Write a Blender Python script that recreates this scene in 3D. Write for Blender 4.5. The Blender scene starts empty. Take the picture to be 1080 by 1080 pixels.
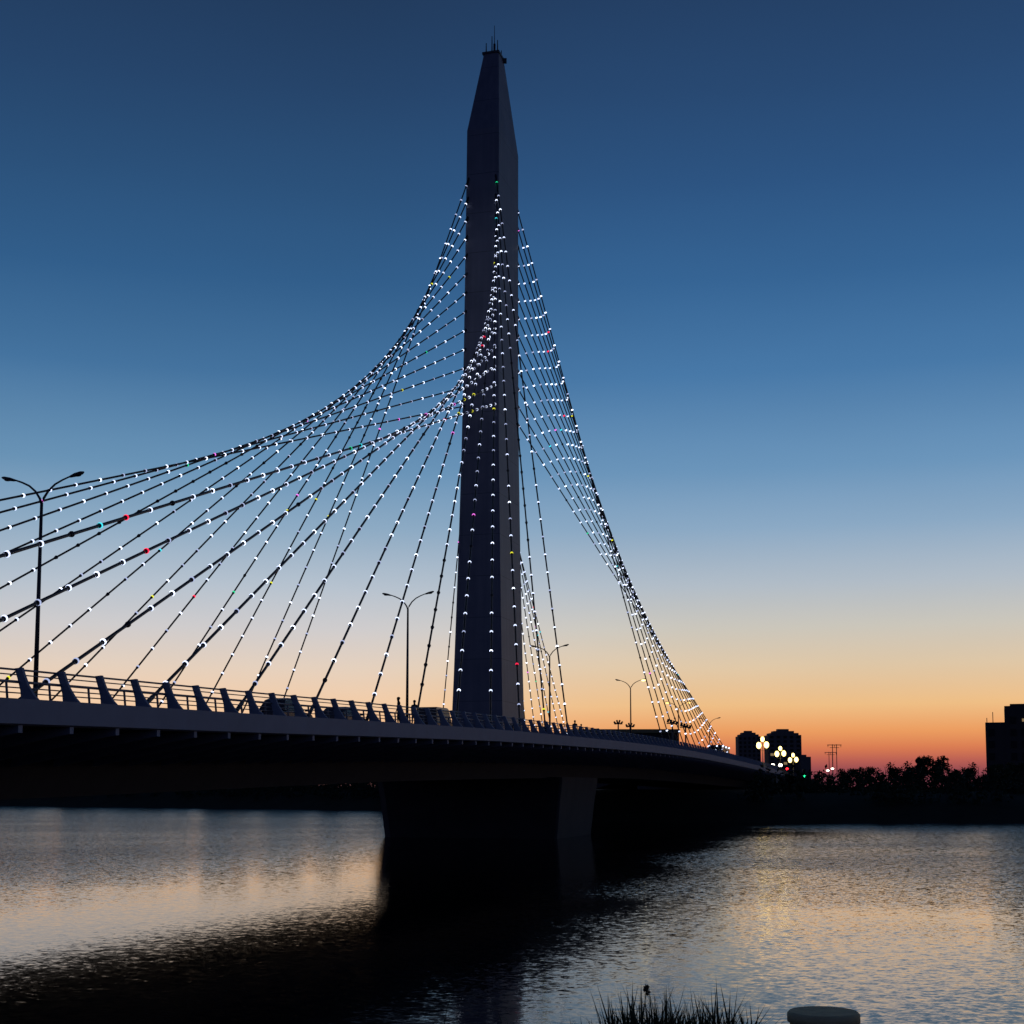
import bpy, bmesh, math, random
import numpy as np
from mathutils import Vector, Matrix

S = bpy.context.scene
C = S.collection
RNG = random.Random(11)
CH = 5.3                      # camera height over the water (m)
P = math.atan(0.10)           # camera pitch
F = 1500.0                    # focal length in pixels of a 1080 frame
TH = math.atan(0.2852)        # bearing of the bridge axis from the view axis
DX, DY = math.sin(TH), math.cos(TH)
NX, NY = math.cos(TH), -math.sin(TH)
PC = (-2.57, 155.1)           # plan position of the pylon


def at(px, py, Y):            # a point at distance Y seen at a picture position
    u, v = (px - 540) / F, (680 - py) / F
    d = Vector((u, math.cos(P) - v * math.sin(P), math.sin(P) + v * math.cos(P)))
    d *= Y / d.y
    return Vector((d.x, d.y, d.z + CH))


def br(s, w, z):              # bridge coordinates: s along, w across, z over the camera
    return Vector((PC[0] + s * DX + w * NX, PC[1] + s * DY + w * NY, z + CH))


_ps = [-230, -150, -108, -88.6, -71, -45.5, 5.5, 34.6, 66.9, 131, 175, 260, 400, 1600]
_pz = [-1.2, 1.1, 2.09, 2.48, 2.86, 3.33, 3.84, 3.93, 3.74, 3.05, 2.5, 0.5, -1.0, -1.0]


def zb(s):                    # underside of the deck edge, over the camera, along the bridge
    i = max(0, min(len(_ps) - 2, next((k for k in range(len(_ps) - 1) if s < _ps[k + 1]), len(_ps) - 2)))
    def sl(k):
        k0, k1 = max(0, k - 1), min(len(_ps) - 1, k + 1)
        return (_pz[k1] - _pz[k0]) / (_ps[k1] - _ps[k0])
    h = _ps[i + 1] - _ps[i]
    t = (s - _ps[i]) / h
    return ((2*t**3 - 3*t*t + 1) * _pz[i] + (t**3 - 2*t*t + t) * h * sl(i)
            + (-2*t**3 + 3*t*t) * _pz[i + 1] + (t**3 - t*t) * h * sl(i + 1))


# ------------------------------------------------------------------ helpers
def prop(o, label=None, cat=None, group=None, kind=None):
    if label: o['label'] = label
    if cat: o['category'] = cat
    if group: o['group'] = group
    if kind: o['kind'] = kind
    return o


def empty(name, loc, label, cat, group=None, rz=0.0):
    o = bpy.data.objects.new(name, None)
    C.objects.link(o)
    o.location = loc
    o.rotation_euler = (0, 0, rz)
    o.empty_display_size = 0.3
    return prop(o, label, cat, group)


class MB:
    def __init__(self):
        self.v, self.f, self.m, self.sm = [], [], [], []

    def add(self, vs, fs, mi=0, smooth=False):
        b = len(self.v)
        self.v += [tuple(p) for p in vs]
        for f in fs:
            self.f.append([b + i for i in f])
            self.m.append(mi)
            self.sm.append(smooth)

    def box(self, c, size, mi=0, M=None):
        x, y, z = size[0] / 2, size[1] / 2, size[2] / 2
        vs = [Vector(p) for p in ((-x,-y,-z),(x,-y,-z),(x,y,-z),(-x,y,-z),(-x,-y,z),(x,-y,z),(x,y,z),(-x,y,z))]
        if M: vs = [M @ v for v in vs]
        self.add([v + Vector(c) for v in vs], [(0,3,2,1),(4,5,6,7),(0,1,5,4),(1,2,6,5),(2,3,7,6),(3,0,4,7)], mi)

    def tube(self, pts, rad, n=8, mi=0, cap=True, smooth=True):
        pts = [Vector(p) for p in pts]
        if not isinstance(rad, (list, tuple)): rad = [rad] * len(pts)
        rings = []
        for i, p in enumerate(pts):
            d = (pts[min(i + 1, len(pts) - 1)] - pts[max(i - 1, 0)]).normalized()
            a = Vector((0, 0, 1)) if abs(d.z) < 0.9 else Vector((1, 0, 0))
            x = d.cross(a).normalized()
            y = d.cross(x).normalized()
            rings.append([p + (x * math.cos(2*math.pi*k/n) + y * math.sin(2*math.pi*k/n)) * rad[i] for k in range(n)])
        vs = [v for r in rings for v in r]
        fs = []
        for i in range(len(pts) - 1):
            for k in range(n):
                fs.append((i*n + k, i*n + (k+1) % n, (i+1)*n + (k+1) % n, (i+1)*n + k))
        self.add(vs, fs, mi, smooth)
        if cap:
            self.add(rings[0], [tuple(range(n))], mi)
            self.add(rings[-1], [tuple(range(n - 1, -1, -1))], mi)

    def ball(self, c, r, nu=10, nv=7, mi=0, sc=(1, 1, 1)):
        vs, fs = [], []
        for j in range(nv + 1):
            t = math.pi * j / nv
            for i in range(nu):
                a = 2 * math.pi * i / nu
                vs.append((c[0] + r*sc[0]*math.sin(t)*math.cos(a), c[1] + r*sc[1]*math.sin(t)*math.sin(a), c[2] + r*sc[2]*math.cos(t)))
        for j in range(nv):
            for i in range(nu):
                fs.append((j*nu + i, (j+1)*nu + i, (j+1)*nu + (i+1) % nu, j*nu + (i+1) % nu))
        self.add(vs, fs, mi, True)

    def loft(self, rings, mi=0, cap=True, close=True, smooth=False):
        n = len(rings[0])
        vs = [v for r in rings for v in r]
        fs = []
        for i in range(len(rings) - 1):
            for k in range(n if close else n - 1):
                fs.append((i*n + k, i*n + (k+1) % n, (i+1)*n + (k+1) % n, (i+1)*n + k))
        self.add(vs, fs, mi, smooth)
        if cap:
            self.add(rings[0], [tuple(range(n - 1, -1, -1))], mi)
            self.add(rings[-1], [tuple(range(n))], mi)

    def data(self, name, mats, fix=True):
        me = bpy.data.meshes.new(name)
        me.from_pydata(self.v, [], self.f)
        for m in (mats if isinstance(mats, (list, tuple)) else [mats]):
            me.materials.append(m)
        me.polygons.foreach_set('material_index', self.m)
        me.polygons.foreach_set('use_smooth', self.sm)
        if fix:
            b = bmesh.new(); b.from_mesh(me)
            bmesh.ops.remove_doubles(b, verts=b.verts, dist=1e-5)
            bmesh.ops.recalc_face_normals(b, faces=b.faces)
            b.to_mesh(me); b.free()
        me.update()
        return me

    def build(self, name, mats, parent=None, fix=True, bevel=0.0):
        o = bpy.data.objects.new(name, self.data(name, mats, fix))
        C.objects.link(o)
        if parent: o.parent = parent
        if bevel:
            md = o.modifiers.new('bevel', 'BEVEL'); md.width = bevel; md.segments = 2; md.limit_method = 'ANGLE'
        return o


def child(name, me, parent, loc=(0, 0, 0), rot=None):
    o = bpy.data.objects.new(name, me)
    C.objects.link(o)
    o.parent = parent
    o.location = loc
    if rot: o.rotation_euler = rot
    return o


def copy_tree(o, parent=None):
    c = o.copy(); C.objects.link(c)
    if parent: c.parent = parent
    for ch in list(o.children): copy_tree(ch, c)
    return c


# ------------------------------------------------------------------ materials
def lin(*c):
    return tuple(((v/255)/12.92 if v/255 <= 0.04045 else ((v/255 + 0.055)/1.055)**2.4) for v in c)


def mat(name, col, rough=0.6, metal=0.0, noise=0.0, scale=2.0, bump=0.0, spec=0.5):
    m = bpy.data.materials.new(name); m.use_nodes = True
    nt = m.node_tree; b = nt.nodes['Principled BSDF']
    b.inputs['Base Color'].default_value = (*col, 1)
    b.inputs['Roughness'].default_value = rough
    b.inputs['Metallic'].default_value = metal
    b.inputs['Specular IOR Level'].default_value = spec
    if noise or bump:
        tc = nt.nodes.new('ShaderNodeTexCoord')
        n = nt.nodes.new('ShaderNodeTexNoise')
        n.inputs['Scale'].default_value = scale; n.inputs['Detail'].default_value = 6
        n.inputs['Roughness'].default_value = 0.65
        nt.links.new(tc.outputs['Object'], n.inputs['Vector'])
        if noise:
            r = nt.nodes.new('ShaderNodeMix'); r.data_type = 'RGBA'
            r.inputs['A'].default_value = (*[c * (1 - noise) for c in col], 1)
            r.inputs['B'].default_value = (*[min(1, c * (1 + noise)) for c in col], 1)
            nt.links.new(n.outputs['Fac'], r.inputs['Factor'])
            nt.links.new(r.outputs['Result'], b.inputs['Base Color'])
        if bump:
            bp = nt.nodes.new('ShaderNodeBump')
            bp.inputs['Strength'].default_value = bump; bp.inputs['Distance'].default_value = 0.05
            nt.links.new(n.outputs['Fac'], bp.inputs['Height'])
            nt.links.new(bp.outputs['Normal'], b.inputs['Normal'])
    return m


def glow(name, col, strength):
    m = bpy.data.materials.new(name); m.use_nodes = True
    nt = m.node_tree; b = nt.nodes['Principled BSDF']
    b.inputs['Base Color'].default_value = (*[min(.8, c) for c in col], 1)
    b.inputs['Emission Color'].default_value = (*col, 1)
    b.inputs['Emission Strength'].default_value = strength
    return m


M_conc = mat('concrete', (.20, .205, .22), .8, noise=.25, scale=.6, bump=.2)
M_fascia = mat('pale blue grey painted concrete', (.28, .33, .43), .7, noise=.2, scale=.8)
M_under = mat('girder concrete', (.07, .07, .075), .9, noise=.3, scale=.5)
M_steel = mat('dark painted steel', (.06, .06, .07), .45, noise=.2, scale=3)
M_rail = mat('grey painted railing', (.22, .22, .25), .5, noise=.2, scale=3)
M_cable = mat('black cable sheath', (.022, .022, .027), .5, noise=.2, scale=2)
M_asph = mat('asphalt', (.05, .05, .052), .9, noise=.3, scale=1.5)
M_white = mat('road paint', (.7, .7, .68), .7, noise=.15, scale=4)
M_black = mat('black lamp housing', (.018, .018, .02), .5, noise=.2, scale=8)
M_leaf = mat('leaves', (.045, .065, .03), .8, noise=.5, scale=.6, spec=.2)
M_leaf2 = mat('dark leaves', (.035, .05, .025), .8, noise=.5, scale=.6, spec=.2)
M_bark = mat('bark', (.06, .045, .035), .9, noise=.4, scale=6)
M_earth = mat('bank soil and weeds', (.045, .045, .03), .95, noise=.5, scale=.25, bump=.6, spec=.1)
M_glass = mat('dark window glass', (.015, .017, .02), .35, spec=.2)
M_rubber = mat('tyre rubber', (.02, .02, .02), .85, noise=.2, scale=9)

# pylon skin: pale concrete with faint casting joints and rain streaks
M_pyl = bpy.data.materials.new('pylon concrete'); M_pyl.use_nodes = True
nt = M_pyl.node_tree; b = nt.nodes['Principled BSDF']
b.inputs['Roughness'].default_value = .55
tc = nt.nodes.new('ShaderNodeTexCoord')
mp = nt.nodes.new('ShaderNodeMapping'); mp.inputs['Scale'].default_value = (1.3, 1.3, .05)
n1 = nt.nodes.new('ShaderNodeTexNoise'); n1.inputs['Scale'].default_value = 1.6; n1.inputs['Detail'].default_value = 5
nt.links.new(tc.outputs['Object'], mp.inputs['Vector']); nt.links.new(mp.outputs['Vector'], n1.inputs['Vector'])
n2 = nt.nodes.new('ShaderNodeTexNoise'); n2.inputs['Scale'].default_value = .35; n2.inputs['Detail'].default_value = 6
nt.links.new(tc.outputs['Object'], n2.inputs['Vector'])
mx = nt.nodes.new('ShaderNodeMix'); mx.data_type = 'FLOAT'; mx.inputs[0].default_value = .5
nt.links.new(n1.outputs['Fac'], mx.inputs[2]); nt.links.new(n2.outputs['Fac'], mx.inputs[3])
cr = nt.nodes.new('ShaderNodeValToRGB')
cr.color_ramp.elements[0].position = .3; cr.color_ramp.elements[0].color = (.15, .16, .215, 1)
cr.color_ramp.elements[1].position = .7; cr.color_ramp.elements[1].color = (.24, .255, .32, 1)
nt.links.new(mx.outputs[0], cr.inputs['Fac'])
wv = nt.nodes.new('ShaderNodeTexWave'); wv.bands_direction = 'Z'; wv.wave_profile = 'SAW'
wv.inputs['Scale'].default_value = .07; wv.inputs['Distortion'].default_value = 0
nt.links.new(tc.outputs['Object'], wv.inputs['Vector'])
gt = nt.nodes.new('ShaderNodeMath'); gt.operation = 'GREATER_THAN'; gt.inputs[1].default_value = .014
nt.links.new(wv.outputs['Fac'], gt.inputs[0])
jm = nt.nodes.new('ShaderNodeMix'); jm.data_type = 'RGBA'; jm.inputs['A'].default_value = (.11, .115, .14, 1)
nt.links.new(gt.outputs[0], jm.inputs['Factor']); nt.links.new(cr.outputs['Color'], jm.inputs['B'])
nt.links.new(jm.outputs['Result'], b.inputs['Base Color'])

LED = {
    'white': glow('white lamp', lin(210, 222, 255), 1.9),
    'dim': glow('dim white lamp', lin(196, 208, 250), .8),
    'bright': glow('bright white lamp', lin(218, 229, 255), 3.2),
    'red': glow('red lamp', lin(255, 30, 70), 1.6),
    'yellow': glow('yellow lamp', lin(225, 225, 50), 1.3),
    'green': glow('green lamp', lin(30, 210, 140), 1.2),
    'magenta': glow('magenta lamp', lin(235, 110, 225), 1.6),
    'cyan': glow('cyan lamp', lin(60, 215, 230), 1.4),
}
M_warm = glow('warm lamp glass', lin(255, 222, 132), 4.5)
M_sodium = glow('amber lamp glass', lin(255, 205, 110), 3.5)
M_headl = glow('headlamp', lin(255, 248, 225), 6.0)
M_redl = glow('red signal', lin(255, 30, 40), 6.0)
M_greenl = glow('green signal', lin(30, 230, 140), 5.0)
M_wind = glow('lit window', lin(255, 214, 150), .22)

# ------------------------------------------------------------------ world
W = bpy.data.worlds.new('World'); S.world = W; W.use_nodes = True
nt = W.node_tree; nt.nodes.clear()
out = nt.nodes.new('ShaderNodeOutputWorld')
SUN_AZ = math.radians(15.0)          # east of +Y, where the afterglow is strongest
tc = nt.nodes.new('ShaderNodeTexCoord')
nrm = nt.nodes.new('ShaderNodeVectorMath'); nrm.operation = 'NORMALIZE'
nt.links.new(tc.outputs['Generated'], nrm.inputs[0])
sep = nt.nodes.new('ShaderNodeSeparateXYZ'); nt.links.new(nrm.outputs[0], sep.inputs[0])
mul = nt.nodes.new('ShaderNodeMath'); mul.operation = 'MULTIPLY'; mul.inputs[1].default_value = 1 / .8
nt.links.new(sep.outputs['Z'], mul.inputs[0])


def elev(py):
    return math.sin(math.atan((680 - py) / F) + P)


def ramp(stops):
    r = nt.nodes.new('ShaderNodeValToRGB'); e = r.color_ramp.elements
    stops = sorted(stops)
    e[0].position = stops[0][0]; e[0].color = (*lin(*stops[0][1]), 1)
    e[1].position = stops[-1][0]; e[1].color = (*lin(*stops[-1][1]), 1)
    for p, c in stops[1:-1]:
        x = e.new(p); x.color = (*lin(*c), 1)
    nt.links.new(mul.outputs[0], r.inputs['Fac'])
    return r


SKY_SUN = [(826, (112, 60, 74)), (815, (142, 72, 82)), (803, (184, 94, 84)), (790, (216, 122, 82)), (772, (234, 156, 96)),
           (745, (236, 188, 132)), (705, (222, 198, 166)), (665, (202, 197, 186)), (620, (176, 187, 198)),
           (560, (138, 168, 196)), (500, (106, 148, 186)), (400, (70, 119, 166)), (300, (52, 99, 147)),
           (200, (43, 83, 129)), (100, (38, 71, 112)), (0, (34, 62, 99))]
SKY_SIDE = [(826, (150, 104, 104)), (815, (186, 124, 112)), (803, (218, 148, 118)), (790, (238, 168, 120)), (772, (246, 188, 136)),
            (745, (244, 205, 168)), (705, (228, 208, 190)), (665, (206, 203, 204)), (620, (180, 192, 205)),
            (560, (140, 169, 194)), (500, (104, 146, 181)), (400, (67, 114, 158)), (300, (48, 93, 138)),
            (200, (41, 79, 120)), (100, (36, 67, 105)), (0, (32, 58, 92))]
SKY_ANTI = [(826, (46, 46, 62)), (770, (60, 57, 82)), (700, (66, 65, 93)), (560, (60, 68, 101)), (400, (47, 64, 101)), (200, (30, 49, 86)), (0, (21, 38, 72))]
rs = ramp([(elev(y) / .8, c) for y, c in SKY_SUN] + [(.999, (14, 28, 56))])
rd = ramp([(elev(y) / .8, c) for y, c in SKY_SIDE] + [(.999, (14, 28, 56))])
ra = ramp([(elev(y) / .8, c) for y, c in SKY_ANTI] + [(.999, (10, 20, 44))])
cmb = nt.nodes.new('ShaderNodeCombineXYZ')
nt.links.new(sep.outputs['X'], cmb.inputs[0]); nt.links.new(sep.outputs['Y'], cmb.inputs[1])
n2 = nt.nodes.new('ShaderNodeVectorMath'); n2.operation = 'NORMALIZE'; nt.links.new(cmb.outputs[0], n2.inputs[0])
dt = nt.nodes.new('ShaderNodeVectorMath'); dt.operation = 'DOT_PRODUCT'
dt.inputs[1].default_value = (math.sin(SUN_AZ), math.cos(SUN_AZ), 0)
nt.links.new(n2.outputs[0], dt.inputs[0])
pw = nt.nodes.new('ShaderNodeMapRange'); pw.interpolation_type = 'SMOOTHSTEP'
pw.inputs[1].default_value = .30; pw.inputs[2].default_value = .85
nt.links.new(dt.outputs['Value'], pw.inputs[0])
pr = nt.nodes.new('ShaderNodeMapRange'); pr.interpolation_type = 'SMOOTHSTEP'
pr.inputs[1].default_value = .925; pr.inputs[2].default_value = 1.0
nt.links.new(dt.outputs['Value'], pr.inputs[0])
mxd = nt.nodes.new('ShaderNodeMix'); mxd.data_type = 'RGBA'
nt.links.new(pr.outputs[0], mxd.inputs['Factor'])
nt.links.new(rd.outputs['Color'], mxd.inputs['A']); nt.links.new(rs.outputs['Color'], mxd.inputs['B'])
mxs = nt.nodes.new('ShaderNodeMix'); mxs.data_type = 'RGBA'
nt.links.new(pw.outputs[0], mxs.inputs['Factor'])
nt.links.new(ra.outputs['Color'], mxs.inputs['A']); nt.links.new(mxd.outputs['Result'], mxs.inputs['B'])
hm = nt.nodes.new('ShaderNodeMapping'); hm.inputs['Scale'].default_value = (2.0, 2.0, 9.0)
hn = nt.nodes.new('ShaderNodeTexNoise'); hn.inputs['Scale'].default_value = 1.6; hn.inputs['Detail'].default_value = 4
nt.links.new(nrm.outputs[0], hm.inputs['Vector']); nt.links.new(hm.outputs['Vector'], hn.inputs['Vector'])
hr = nt.nodes.new('ShaderNodeMapRange')
for k, v in zip((1, 2, 3, 4), (.3, .7, .98, 1.02)): hr.inputs[k].default_value = v
nt.links.new(hn.outputs['Fac'], hr.inputs[0])
bg1 = nt.nodes.new('ShaderNodeBackground'); bg1.inputs['Strength'].default_value = 1.0
nt.links.new(mxs.outputs['Result'], bg1.inputs['Color']); nt.links.new(hr.outputs[0], bg1.inputs['Strength'])
sky = nt.nodes.new('ShaderNodeTexSky'); sky.sky_type = 'NISHITA'; sky.sun_disc = False
sky.sun_elevation = math.radians(-4.0); sky.sun_rotation = SUN_AZ
bg2 = nt.nodes.new('ShaderNodeBackground'); bg2.inputs['Strength'].default_value = .05
nt.links.new(sky.outputs['Color'], bg2.inputs['Color'])
ads = nt.nodes.new('ShaderNodeAddShader')
nt.links.new(bg1.outputs[0], ads.inputs[0]); nt.links.new(bg2.outputs[0], ads.inputs[1])
nt.links.new(ads.outputs[0], out.inputs['Surface'])

sl = bpy.data.lights.new('afterglow_sun', 'SUN'); sl.energy = .02; sl.angle = math.radians(15); sl.color = (1, .6, .35)
so = bpy.data.objects.new('afterglow_sun', sl); C.objects.link(so)
so.rotation_euler = (Vector((math.sin(SUN_AZ), math.cos(SUN_AZ), math.tan(math.radians(1.0))))).to_track_quat('Z', 'Y').to_euler()
so.location = (60, 250, 60)

# ------------------------------------------------------------------ camera
cd = bpy.data.cameras.new('camera'); co = bpy.data.objects.new('camera', cd); C.objects.link(co)
co.location = (0, 0, CH); co.rotation_euler = (math.pi / 2 + P, 0, 0)
cd.sensor_width = 36; cd.lens = 36 * F / 1080; cd.shift_y = 140 / 1080
cd.clip_start = .1; cd.clip_end = 30000
S.camera = co
S.view_settings.view_transform = 'Standard'; S.view_settings.look = 'None'
S.view_settings.exposure = 0; S.view_settings.gamma = 1
S.cycles.use_denoising = True
S.cycles.sample_clamp_indirect = 3
S.cycles.max_bounces = 6

# ------------------------------------------------------------------ water
WAVE_LEE, WAVE_FAR, WAVE_NEAR = .055, .95, .42
M_water = bpy.data.materials.new('river water'); M_water.use_nodes = True
nt = M_water.node_tree; b = nt.nodes['Principled BSDF']
b.inputs['Base Color'].default_value = (.004, .006, .008, 1)
b.inputs['IOR'].default_value = 1.33
b.inputs['Specular IOR Level'].default_value = .22
b.inputs['Roughness'].default_value = .06
b.inputs['Specular Tint'].default_value = (.80, .92, 1.0, 1)
tc = nt.nodes.new('ShaderNodeTexCoord')


def wnoise(scale, sx, sy, rot, det=3):
    mp = nt.nodes.new('ShaderNodeMapping'); mp.inputs['Scale'].default_value = (sx, sy, 1); mp.inputs['Rotation'].default_value = (0, 0, rot)
    nt.links.new(tc.outputs['Object'], mp.inputs['Vector'])
    n = nt.nodes.new('ShaderNodeTexNoise'); n.inputs['Scale'].default_value = scale; n.inputs['Detail'].default_value = det
    nt.links.new(mp.outputs['Vector'], n.inputs['Vector'])
    return n


def vm(op, a, c=None):
    n = nt.nodes.new('ShaderNodeVectorMath'); n.operation = op
    for k, x in ((0, a), (1, c)):
        if x is None: continue
        if isinstance(x, tuple): n.inputs[k].default_value = x
        else: nt.links.new(x, n.inputs[k])
    return n


def fm(op, a, c=None, d=None):
    n = nt.nodes.new('ShaderNodeMath'); n.operation = op
    for k, x in ((0, a), (1, c), (2, d)):
        if x is None: continue
        if isinstance(x, (int, float)): n.inputs[k].default_value = x
        else: nt.links.new(x, n.inputs[k])
    return n.outputs[0]


def mr(x, a, c, lo, hi):
    n = nt.nodes.new('ShaderNodeMapRange'); n.interpolation_type = 'SMOOTHSTEP'
    nt.links.new(x, n.inputs[0])
    for k, v in zip((1, 2, 3, 4), (a, c, lo, hi)): n.inputs[k].default_value = v
    return n.outputs[0]


w1 = wnoise(4.5, .7, 1.0, .35, 2)         # wavelets
w2 = wnoise(13.0, .7, 1.0, -.2, 2)         # ripples
w3 = wnoise(.022, 1.0, 1.6, .2, 3)        # broad calm and ruffled patches
# the wind drops in the lee of the bridge
rel = vm('SUBTRACT', tc.outputs['Object'], (PC[0], PC[1], 0))
wd = vm('DOT_PRODUCT', rel.outputs[0], (NX, NY, 0)).outputs['Value']
jit = fm('MULTIPLY_ADD', w3.outputs['Fac'], 30.0, -15.0)
wj = fm('ADD', wd, jit)
far_side = mr(wj, 13, -20, 0, 1)
near_side = mr(wj, 18, 44, 0, 1)
sep_ = nt.nodes.new('ShaderNodeSeparateXYZ'); nt.links.new(tc.outputs['Object'], sep_.inputs[0])
offshore = mr(fm('ADD', sep_.outputs['Y'], jit), 48, 100, .14, 1.5)      # calmer in the shelter of the near bank
amp = fm('MAXIMUM', fm('MULTIPLY_ADD', far_side, WAVE_FAR, WAVE_LEE), fm('MULTIPLY_ADD', fm('MULTIPLY', near_side, offshore), WAVE_NEAR, WAVE_LEE))
amp = fm('MULTIPLY', amp, mr(w3.outputs['Fac'], .35, .65, .7, 1.15))
t1 = vm('SUBTRACT', w1.outputs['Color'], (.5, .5, .5)); t2 = vm('SUBTRACT', w2.outputs['Color'], (.5, .5, .5))
t2s = vm('SCALE', t2.outputs[0]); t2s.inputs['Scale'].default_value = .8
sm = vm('ADD', t1.outputs[0], t2s.outputs[0])
sc_ = vm('SCALE', sm.outputs[0]); nt.links.new(amp, sc_.inputs['Scale'])
fl = vm('MULTIPLY', sc_.outputs[0], (.8, 1.0, 0))
nn = vm('NORMALIZE', vm('ADD', fl.outputs[0], (0, 0, 1)).outputs[0])
nt.links.new(nn.outputs[0], b.inputs['Normal'])
m = MB(); m.add([(-5000, -200, 0), (5000, -200, 0), (5000, 5000, 0), (-5000, 5000, 0)], [(0, 1, 2, 3)])
prop(m.build('water', M_water), 'still dark river reflecting the dusk sky under the bridge', 'river', kind='structure')


# ------------------------------------------------------------------ ground
def bank(line, offs, name, label):
    m = MB(); rings = []
    for i, p in enumerate(line):
        a, c = line[max(i - 1, 0)], line[min(i + 1, len(line) - 1)]
        d = Vector((c[0] - a[0], c[1] - a[1])).normalized()
        nrm = Vector((-d.y, d.x))
        rings.append([Vector((p[0] + nrm.x * o + (RNG.uniform(-.6, .6) if abs(o) < 50 else 0), p[1] + nrm.y * o, z + (RNG.uniform(-.25, .25) if 4 < o < 50 else 0))) for o, z in offs])
    m.loft(rings, cap=False, close=False, smooth=True)
    return prop(m.build(name, M_earth), label, 'ground', kind='structure')


def dens(pts, step):
    o = []
    for a, c in zip(pts, pts[1:]):
        L = math.hypot(c[0]-a[0], c[1]-a[1]); n = max(1, int(L / step))
        o += [(a[0] + (c[0]-a[0])*k/n, a[1] + (c[1]-a[1])*k/n) for k in range(n)]
    return o + [pts[-1]]


FAR = [(-2600, 1500), (-420, 566), (-143, 399), (-30, 322), (-16, 242), (4, 221), (42, 211), (80, 209), (300, 212), (2600, 200)]
bank(dens(FAR, 12), [(-8, -2), (0, 0), (5, 1.8), (11, 3.9), (26, 4.7), (60, 4.75), (9000, 4.9)], 'ground', 'dark far river bank rising to flat land under the trees')
NEAR = [(-700, 150), (-50, 20), (-14, 14), (0, 12), (14, 10), (60, 0), (800, -160)]
bank(list(reversed(dens(NEAR, 6))), [(-2.5, -1.2), (0, 0), (2.2, 2.2), (4.2, 3.6), (9, 3.7), (60, 3.75), (4000, 3.8)], 'ground', 'near river bank where the picture is taken')

# ------------------------------------------------------------------ the bridge
bridge = empty('cable_stayed_bridge', br(0, 0, zb(0) + .75), 'long single pylon cable stayed bridge strung with little white lamps over the river', 'bridge')
BI = Matrix.Translation(-bridge.location)


def bpart(mb, name, mats, parent=None, **k):
    o = mb.build(name, mats, None, **k)
    off = bridge.location
    o.data.transform(Matrix.Translation(-off))
    o.parent = parent or bridge
    return o


S0, S1 = -205, 176
ss = [S0 + (S1 - S0) * i / 96 for i in range(97)]
m = MB()
sec = [(-15.7, .70), (15.7, .70), (15.7, -.02), (9.6, -.75), (8.2, -2.85), (-8.2, -2.85), (-9.6, -.75), (-15.7, -.02)]
m.loft([[br(s, w, zb(s) + z) for w, z in sec] for s in ss])
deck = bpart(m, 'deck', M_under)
m = MB()
for w0, w1 in ((-12.2, -1.6), (1.6, 12.2)):
    m.loft([[br(s, w0, zb(s) + .704), br(s, w1, zb(s) + .704)] for s in ss], cap=False, close=False)
bpart(m, 'carriageway', M_asph, deck)
m = MB()
for sd in (-1, 1):
    m.loft([[br(s, sd*w, zb(s) + z) for w, z in ((12.2, .70), (12.2, .86), (14.3, .86), (14.3, .70))] for s in ss])
bpart(m, 'footway', M_conc, deck)
m = MB()
for sd in (-1, 1):
    m.loft([[br(s, sd*w, zb(s) + z) for w, z in ((15.7, .86), (16.12, .84), (16.12, 0), (15.95, -.06), (15.7, -.06))] for s in ss])
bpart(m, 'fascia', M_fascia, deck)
# cantilever ribs under the near edge
for k in range(96):
    s = -116 + k * 3.02
    m = MB()
    prof = [(9.4, -.60), (15.98, -.05), (15.98, -.30), (15.6, -.36), (9.3, -1.5)]
    m.loft([[br(s + e, w, zb(s) + z) for w, z in prof] for e in (-.12, .12)])
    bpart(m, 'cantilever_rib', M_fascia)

# pier in the water
m = MB()
rings = []
for z, k in ((-7.5, 1.0), (-5.3, .75), (-1.5, .32), (.6, .0), (1.02, .0)):
    w0, w1, s0, s1, c = -10.75 + k * 1.0, 9.8 - k * .9, -6.5 + k * .7, 10.6 - k * .8, 1.0
    rings.append([br(a, w, z) for a, w in ((s0, w0 + c), (s0 + c, w0), (s1 - c, w0), (s1, w0 + c), (s1, w1 - c*.2), (s1 - c*.2, w1), (s0 + c*.2, w1), (s0, w1 - c*.2))])
m.loft(rings)
bpart(m, 'pier', mat('weathered pier concrete', (.06, .064, .072), .9, noise=.45, scale=.4, bump=.2))

# pylon
PY = [(-3.0, 6.1, 9.3), (4.6, 5.8, 9.1), (12, 5.35, 8.8), (24, 4.75, 8.5), (36, 4.25, 8.35), (48, 3.95, 8.3), (60, 3.8, 8.3), (72.6, 3.7, 8.2), (83.0, 1.75, 2.2)]


def plean(z): return .45 * max(0, z) / 72.0


def pdim(z):
    for a, c in zip(PY, PY[1:]):
        if z <= c[0]:
            t = (z - a[0]) / (c[0] - a[0])
            return a[1] + (c[1]-a[1])*t, a[2] + (c[2]-a[2])*t
    return PY[-1][1:]


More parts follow.
